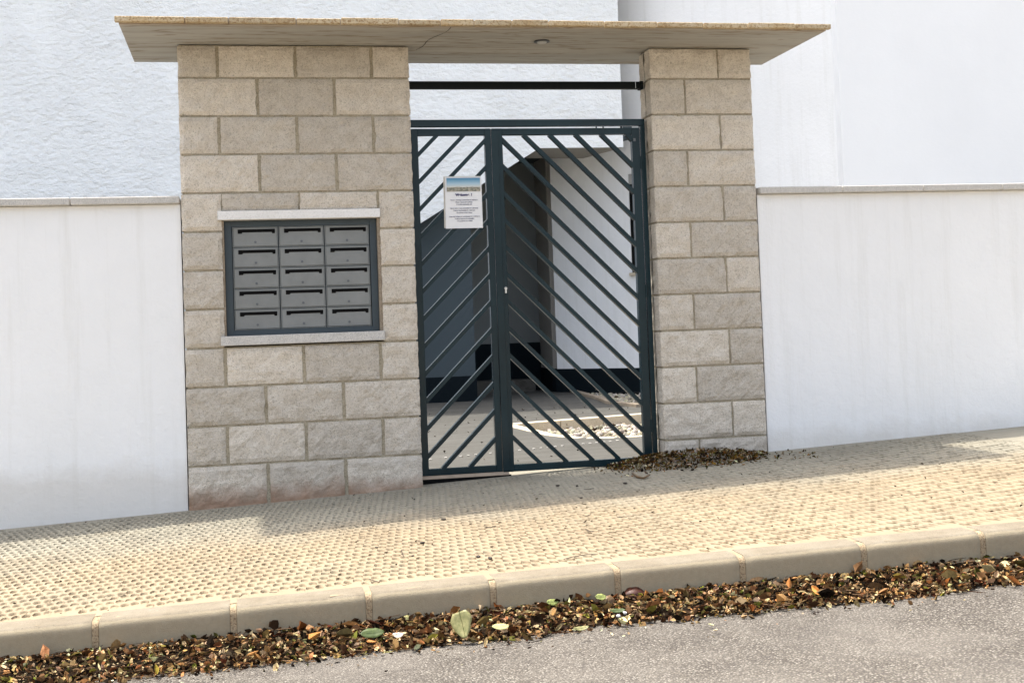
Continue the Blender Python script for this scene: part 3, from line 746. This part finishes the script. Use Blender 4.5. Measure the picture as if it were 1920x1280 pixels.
def twig(bm, lay, p, q, r, col, bend=.1):
    p, q = Vector(p), Vector(q); n = 4; d = q-p; s = Vector((-d.y, d.x, 0))*bend*rnd.uniform(-1, 1); prev = None
    for i in range(n+1):
        t = i/n; c = p+d*t+s*sin(t*pi)+Vector((0, 0, .15*d.length*rnd.uniform(-.2, .2)))
        a = d.normalized(); b = a.cross(Vector((0, 0, 1))).normalized(); e = b.cross(a)
        rr = r*(1-.5*t)*rnd.uniform(.8, 1.2)
        ring = [bm.verts.new(c+(b*cos(k*2*pi/5)+e*sin(k*2*pi/5))*rr) for k in range(5)]
        if prev:
            for k in range(5):
                f = bm.faces.new((prev[k], prev[(k+1) % 5], ring[(k+1) % 5], ring[k]))
                for l in f.loops: l[lay] = (*col, 1)
        prev = ring
def litter_edge(x): return .30+.05*nz(x, 0, 3, 2.3)+.035*nz(x, 5, 1, 9)
def mound(t): return .030*max(0, 1-t)**.8
bm = bmesh.new(); lay = bm.loops.layers.color.new('tint')
# dark soil and mulch underneath
V = []
NX = 420
for i in range(NX+1):
    x = -2.7+5.4*i/NX; w_ = litter_edge(x); row = []
    for j in range(13):
        t = j/12; y = kerb_y(x)+.012-w_*t
        row.append(bm.verts.new((x, y, pz(x)-.12+mound(t)*(.75+.6*nz(x*14, y*14, 2))+(.0 if j < 12 else -.006)+(.006*rnd.random() if j < 11 else 0))))
    V.append(row)
for i in range(NX):
    for j in range(12):
        f = bm.faces.new((V[i][j], V[i][j+1], V[i+1][j+1], V[i+1][j])); c = rnd.choice(((.06, .04, .028), (.1, .07, .045), (.045, .032, .024)))
        for l in f.loops: l[lay] = (*c, 1)
for k in range(12500):
    x = rnd.uniform(-2.6, 2.6); t = rnd.random()**.9; w_ = litter_edge(x)*(1.03 if rnd.random() < .93 else 1.22); y = kerb_y(x)-.006-w_*t
    big = rnd.random() < .022
    s = rnd.uniform(.018, .032) if big else rnd.uniform(.005, .013)*rnd.choice((1, 1, 1.3))
    z = pz(x)-.12+mound(min(1, t))+rnd.uniform(.001, .009)
    patch = nz(x*2.2, y*5, 8, 1)
    if patch > .28 and rnd.random() < .5: continue
    col_ = rnd.choice(PAL)
    if big and rnd.random() < .6: col_ = rnd.choice([(.45, .37, .26), (.36, .27, .17), (.24, .235, .11), (.2, .12, .06), (.5, .44, .33)])
    chip(bm, lay, (x, y, z+(.004 if big else 0)), s, rnd.uniform(.22, .7), rnd.uniform(0, 6.3), rnd.gauss(0, .5), rnd.gauss(.25, .55), rnd.uniform(.1, 1.3)*rnd.choice((-1, 1)), tuple(q*(1.6 if col_[0] < .45 else 1.05)*f_ for q, f_ in zip(col_, (1, .95, .86))))
for k in range(1500):
    x = rnd.uniform(-2.6, 2.5); t = rnd.random(); y = kerb_y(x)-.01-litter_edge(x)*t*1.05; a = rnd.gauss(0, .5); ln = rnd.uniform(.02, .09)
    z = pz(x)-.12+mound(min(1, t))+rnd.uniform(.003, .012)
    twig(bm, lay, (x, y, z), (x+cos(a)*ln, y+sin(a)*ln, z+rnd.uniform(-.004, .01)), rnd.uniform(.0007, .002), rnd.choice([(.1, .06, .035), (.25, .16, .1), (.5, .4, .3), (.05, .035, .025)]))
props(obj('leaf_litter', bm, M['tint'], smooth=False), 'brown drift of dry leaves and husks lying along the kerb', 'leaf litter', None, 'stuff')
# drift against right pier foot
bm = bmesh.new(); lay = bm.loops.layers.color.new('tint')
def pileh(x, y):
    d = ((x-1.45)/.46)**2+((y+.06)/.30)**2
    return .060*max(0, 1-d)**1.1
for k in range(5200):
    x, y = rnd.uniform(.9, 2.1), rnd.uniform(-.46, .16); h = pileh(x, y)
    if h <= .001 and rnd.random() > .05: continue
    if x > 1.35 and y > -.01: continue
    chip(bm, lay, (x, y, pz(x)+h*rnd.uniform(.55, 1)+.005), rnd.uniform(.005, .014), rnd.uniform(.2, .6), rnd.uniform(0, 6.3), rnd.gauss(0, .6), rnd.gauss(0, .6), rnd.uniform(-1.2, 1.2), rnd.choice(PAL+[(.36, .28, .11), (.42, .31, .15), (.26, .25, .09), (.40, .27, .13)]*8))
for k in range(400):
    x, y = rnd.uniform(.95, 2.0), rnd.uniform(-.42, .12)
    if pileh(x, y) < .01 or (x > 1.35 and y > -.01): continue
    a = rnd.uniform(0, 6.3); ln = rnd.uniform(.02, .06); z = pz(x)+pileh(x, y)+.006
    twig(bm, lay, (x, y, z), (x+cos(a)*ln, y+sin(a)*ln, z+rnd.uniform(-.005, .01)), .001, rnd.choice([(.12, .08, .04), (.3, .22, .1)]))
props(obj('leaf_pile', bm, M['tint']), 'heap of dry brown leaves against the foot of right pier', 'leaf litter', None, 'stuff')
# crumbs scattered on the pavement, courtyard and road
bm = bmesh.new(); lay = bm.loops.layers.color.new('tint')
for k in range(230):
    x, y = rnd.uniform(-2.4, 2.4), rnd.uniform(-2.5, .0)
    if abs(x-.66) > .6 and y > -.06: continue
    z = pz(x)+.006
    if rnd.random() < .6: chip(bm, lay, (x, y, z), rnd.uniform(.003, .008), rnd.uniform(.3, .7), rnd.uniform(0, 6), rnd.gauss(0, .3), rnd.gauss(0, .3), .6, rnd.choice([(.05, .035, .02), (.09, .06, .035), (.03, .02, .015), (.2, .14, .08)]))
    else:
        a = rnd.gauss(0, .8); ln = rnd.uniform(.012, .04); twig(bm, lay, (x, y, z), (x+cos(a)*ln, y+sin(a)*ln, z), .0009, (.05, .035, .02))
for k in range(95):
    x, y = rnd.uniform(0, 2.7), rnd.uniform(.25, 5.5)
    chip(bm, lay, (x, y, fz(x, y)+.006), rnd.uniform(.006, .016), rnd.uniform(.3, .7), rnd.uniform(0, 6), rnd.gauss(0, .3), rnd.gauss(0, .3), .6, rnd.choice([(.05, .035, .02), (.12, .07, .04), (.22, .15, .09)]))
for k in range(420):
    x = rnd.uniform(-2.2, 2.6); y = kerb_y(x)-litter_edge(x)-abs(rnd.gauss(0, .07)); s_ = rnd.uniform(.002, .006)
    chip(bm, lay, (x, y, pz(x)-.114), s_, rnd.uniform(.3, .9), rnd.uniform(0, 6), rnd.gauss(0, .3), rnd.gauss(0, .3), .5, rnd.choice(PAL))
for k in range(70):
    x = rnd.uniform(-2, 2.5); y = kerb_y(x)-litter_edge(x)-rnd.uniform(.0, .5)**1.3
    chip(bm, lay, (x, y, pz(x)-.112), rnd.uniform(.003, .011), rnd.uniform(.2, .5), rnd.uniform(0, 6), rnd.gauss(0, .2), rnd.gauss(0, .2), .5, rnd.choice(PAL))
props(obj('scattered_crumbs', bm, M['tint']), 'tiny leaf crumbs and stalks scattered over pavement, courtyard and road', 'debris', None, 'stuff')

# single leaves, sticks and pods that stand out -------------------------------------------------
def on_plane(px_, py_, off):
    r = fw+rt*((px_-PPX)/F_PX)-up*((py_-PPY)/F_PX)
    t = (G*CAM.x+off-CAM.z)/(r.z-G*r.x); return CAM+r*t
def leaf_mat(name, c, c2):
    m, nt, b, P = new_mat(name, .5, .35)
    n = tex(nt, 'noise', 90, P, 4, .6); nt.links.new(ramp(nt, n.outputs[0], [(.35, c), (.65, c2)]), b.inputs['Base Color']); return m
LM = {'yellow': leaf_mat('yellow_leaf', (.42, .42, .17), (.52, .52, .24)), 'olive': leaf_mat('olive_leaf', (.20, .20, .075), (.33, .30, .13)),
      'green': leaf_mat('green_leaf', (.04, .065, .012), (.07, .10, .02)), 'lime': leaf_mat('lime_leaf', (.20, .24, .06), (.30, .33, .11)),
      'red': leaf_mat('red_brown_leaf', (.035, .008, .004), (.08, .021, .009)), 'brown': leaf_mat('brown_leaf', (.10, .055, .022), (.18, .11, .05)),
      'pale': leaf_mat('pale_stick', (.6, .5, .4), (.72, .63, .53)), 'dark': leaf_mat('dark_twig', (.025, .018, .012), (.05, .035, .025)), 'vein': leaf_mat('leaf_vein', (.12, .12, .04), (.16, .15, .05)), 'fine': leaf_mat('fine_vein', (.20, .19, .09), (.26, .25, .12))}
def big_leaf(px_, py_, off, ln, wd, rot, tilt, roll, curl, m, label, tip=.1, lift=.015, cat='leaf', base=.1, name='fallen_leaf'):
    p = on_plane(px_, py_, off)
    if off < 0 and name == 'fallen_leaf' and lift > .005:      # lay it on top of the drift
        p = on_plane(px_, py_, off+.034); p.z += lift-.012; roll = abs(roll)+.55 if abs(roll) < .8 else roll
        if p.y > kerb_y(p.x)-.03:                          # leaning on the face of the kerb
            r = fw+rt*((px_-PPX)/F_PX)-up*((py_-PPY)/F_PX); t_ = (kerb_y(p.x)-.03-CAM.y)/r.y; p = CAM+r*t_
    mt = Matrix.Rotation(rot, 4, 'Z') @ Matrix.Rotation(tilt, 4, 'Y') @ Matrix.Rotation(roll, 4, 'X')
    bm = bmesh.new(); n = 12; V = []
    for i in range(n+1):
        u = i/n; pr = max(base*(1-u)*1.0, 0)+max(tip*u, 0)+sin(pi*min(1, u*1.0))**.7*(1-.0*u)
        pr = min(1, pr); x = (u-.5)*ln
        if base >= 1: pr = (.62+.38*min(1, u*5))*(1-.82*max(0, (u-.35)/.65)**1.5)
        V.append([bm.verts.new(mt @ Vector((x, s*pr*wd/2*(1+.12*nz(u*5+px_*.7, s*2, 3)), curl*((u-.5)**2*ln*1.5+abs(s)*pr*wd*.35)+.002*nz(u*9+px_, s*4, 1)))) for s in (-1, -.5, 0, .5, 1)])
    for i in range(n):
        for j in range(4): bm.faces.new((V[i][j], V[i+1][j], V[i+1][j+1], V[i][j+1]))
    g = bmesh.ops.extrude_face_region(bm, geom=list(bm.faces))
    for v in g['geom']:
        if isinstance(v, bmesh.types.BMVert): v.co.z -= .0007
    bmesh.ops.recalc_face_normals(bm, faces=bm.faces)
    t = thing(name, label, cat, tuple(p), 'single leaves lying in the gutter')
    o = obj('blade', bm, LM[m], None, smooth=True); o.parent = t
    bm = bmesh.new(); pv = None                   # midrib and stalk
    for i in range(9):
        u = -.12+1.05*i/8; x = (u-.5)*ln; c = mt @ Vector((x, 0, curl*((u-.5)**2*ln*1.5)+.0006))
        e = mt.to_3x3() @ Vector((0, (.0011 if base >= 1 else .0004)*(1.2-u), 0)); h = mt.to_3x3() @ Vector((0, 0, .0012 if base >= 1 else .0003))
        ring = [bm.verts.new(c+e), bm.verts.new(c+h), bm.verts.new(c-e), bm.verts.new(c-h)]
        if pv:
            for k in range(4): bm.faces.new((pv[k], pv[(k+1) % 4], ring[(k+1) % 4], ring[k]))
        pv = ring
    bmesh.ops.recalc_face_normals(bm, faces=bm.faces)
    o = obj('midrib', bm, LM['vein' if base >= 1 else m], None); o.parent = t
    return t
RO = -.12
big_leaf(868, 1186, RO, .082, .070, -1.45, 0, .0, .12, 'olive', 'broad olive fan-shaped leaf standing upright in the litter', tip=.2, base=1.0, lift=.036).rotation_euler = (radians(60), 0, 0)
big_leaf(938, 1176, RO, .062, .024, .42, .1, -.05, .1, 'yellow', 'bright yellow oval leaf at the road side edge of litter')
big_leaf(698, 1188, RO, .075, .034, .1, 0, -.2, .1, 'green', 'dark green leaf at the left end of the litter in view')
big_leaf(1036, 1133, RO, .048, .022, .35, .1, -.3, .15, 'lime', 'lime green oval leaf close under the middle of kerb', lift=.02)
big_leaf(1126, 1119, RO, .040, .024, .2, .1, -.3, .2, 'lime', 'short lime green leaf close to the kerb joint', lift=.02)
big_leaf(1158, 1146, RO, .05, .016, -.1, 0, -.1, .2, 'green', 'slim green leaf lying just below the red-brown leaf')
big_leaf(1193, 1112, RO, .088, .062, -.03, 0, .95, -.7, 'red', 'large dark red-brown leaf arched against the kerb', lift=.02)
big_leaf(892, 1146, RO, .042, .03, .2, 0, .8, -.6, 'brown', 'small rusty brown leaf leaning on kerb near its joint', lift=.02)
big_leaf(1147, 1128, RO, .045, .034, .6, 0, .5, -.4, 'brown', 'tan brown crumpled leaf between lime leaf and red-brown leaf', lift=.02)
big_leaf(768, 1155+4, RO, .045, .022, .5, .3, .2, -.3, 'olive', 'curled olive green leaf beside the kerb on the left')
big_leaf(744, 1193, RO, .04, .018, .5, .1, -.2, .5, 'pale', 'pale cream curled leaf on the left part of litter')
big_leaf(1089, 1180, RO, .05, .014, .15, 0, -.1, .4, 'olive', 'narrow grey olive leaf on the road side litter edge')
big_leaf(730, 1222, RO, .034, .012, .1, 0, 0, .3, 'olive', 'small yellow green leaf lying alone on the asphalt', lift=.004)
def stick(pts, off, r, m, label, name='twig', cat='twig', lift=.006):
    P_ = [on_plane(a, b, off)+Vector((0, 0, lift)) for a, b in pts]
    o0 = sum(P_, Vector())/len(P_)
    bm = bmesh.new(); prev = None
    for i in range(len(P_)):
        d = (P_[min(i+1, len(P_)-1)]-P_[max(i-1, 0)]).normalized(); b = d.cross(Vector((0, 0, 1))).normalized(); e = b.cross(d)
        rr = r*(1-.45*i/(len(P_)-1))*(.7 if i == 0 else 1)
        ring = [bm.verts.new(P_[i]-o0+(b*cos(k*pi/3)+e*.8*sin(k*pi/3))*rr*(1+.15*nz(i*3.1, k*2.2, r*900))) for k in range(6)]
        if prev:
            for k in range(6): bm.faces.new((prev[k], prev[(k+1) % 6], ring[(k+1) % 6], ring[k]))
        else: bm.faces.new(ring[::-1])
        prev = ring
    bm.faces.new(prev); bmesh.ops.recalc_face_normals(bm, faces=bm.faces)
    o = obj(name, bm, LM[m], None, smooth=True); o.location = o0; return props(o, label, cat, 'twigs on pavement and road' if name == 'twig' else None)
stick([(960, 1135), (975, 1136), (990, 1137), (1004, 1139)], RO, .0052, 'pale', 'thick pale stick lying directly under the kerb', lift=.026)
stick([(969, 1166), (985, 1168), (1000, 1171), (1011, 1176)], RO, .0028, 'pale', 'thin whitish stick in middle of the litter', lift=.02)
stick([(683, 1212), (697, 1213), (712, 1214)], RO, .003, 'pale', 'thin pale stick at litter edge on the far left')
stick([(997, 1207), (1008, 1205), (1018, 1202)], RO, .0028, 'dark', 'short black twig lying alone on the bare asphalt')
stick([(912, 990), (920, 991), (930, 988)], 0, .003, 'dark', 'dark twig on pavement near the edge of the canopy shadow')
stick([(845+4, 1030), (752, 1033), (757, 1045)][1:], 0, .002, 'dark', 'short bent stalk on the left of the sunlit pavement')
stick([(692, 1088), (700, 1091), (712, 1094)], 0, .0025, 'dark', 'dark twig beside the kerb on the left')
stick([(1093, 968), (1100, 970), (1108, 966)], 0, .003, 'dark', 'dark twig on the sunlit pavement, the middle of three')
stick([(1157, 972), (1166, 972), (1172, 970)], 0, .0025, 'dark', 'dark twig on the sunlit pavement, the rightmost')
stick([(1098, 994), (1105, 998), (1114, 999)], 0, .003, 'dark', 'curved dark twig on the pavement below the other twigs')
stick([(1057, 1051), (1072, 1047), (1088, 1044), (1106, 1041), (1121, 1041)], 0, .0022, 'dark', 'longest thin dark stalk, on the pavement close to kerb')
stick([(1095, 919), (1103, 919), (1114, 917)], 0, .0025, 'dark', 'dark stalk in the canopy shade before the right gate leaf')
stick([(1186, 890), (1196, 897), (1206, 899), (1218, 893)], 0, .009, 'brown', 'curled brown bark strip in front of the leaf heap', 'bark_strip', 'bark', lift=.008)
def pod(px_, py_, off, r, label, m='dark'):
    p = on_plane(px_, py_, off); bm = bmesh.new()
    bmesh.ops.create_icosphere(bm, subdivisions=2, radius=r, matrix=Matrix.Rotation(px_, 4, 'Z') @ Matrix.Diagonal((1.45, .85, .6, 1)))
    for v in bm.verts: v.co *= 1+.22*nz(v.co.x/r+px_, v.co.y/r, v.co.z/r, .9)
    o = obj('seed_pod', bm, LM[m], None, smooth=True); o.location = p+Vector((0, 0, r*.5)); props(o, label, 'seed pod' if 'pebble' not in label else 'pebble', 'pods on the pavement' if 'pebble' not in label else None); o.name = 'seed_pod' if 'pebble' not in label else 'pebble'
pod(832, 975, 0, .0085, 'black seed pod at the edge of the canopy shadow')
pod(706, 1027, 0, .006, 'black seed pod on the far left of sunlit pavement')
pod(774, 1043, 0, .006, 'black seed pod beside the short bent stalk')
pod(792, 1019, 0, .008, 'flat black seed pod on pavement, mid left in the sun')
pod(897, 1046-1, 0, .009, 'black seed pod above the kerb joint, left of a close pair')
pod(919, 1048, 0, .009, 'black seed pod above the kerb joint, right of a close pair')
pod(1082, 912, 0, .0085, 'black seed pod in the shade in front of right leaf')
pod(1046, 911, 0, .007, 'small dark pod in shade, left of a larger black pod')
pod(1090, 934, 0, .006, 'dark pod by the shadow edge, between stalk and sun')
pod(1172, 907, 0, .008, 'dark pod in the shade below the leaf heap')
pod(1045, 1157+20, RO, .007, 'rounded tan pebble at the road edge of the litter', 'brown')
for q, (a, b) in enumerate(((1160, 1167), (1171, 1162))):
    p = on_plane(a, b, RO); bm = bmesh.new(); bmesh.ops.create_icosphere(bm, subdivisions=2, radius=.008, matrix=Matrix.Rotation(q+1, 4, 'Z') @ Matrix.Diagonal((1.3, .9, .8, 1)))
    for v in bm.verts: v.co *= 1+.2*nz(v.co.x*120, v.co.y*120, v.co.z*120+q)
    o = obj('pebble', bm, M['white_stone'], None, smooth=True); o.location = p+Vector((0, 0, .022)); props(o, ('white pebble on the litter, left one of a touching pair', 'white pebble on the litter, right one of a touching pair')[q], 'pebble', 'pair of white pebbles')
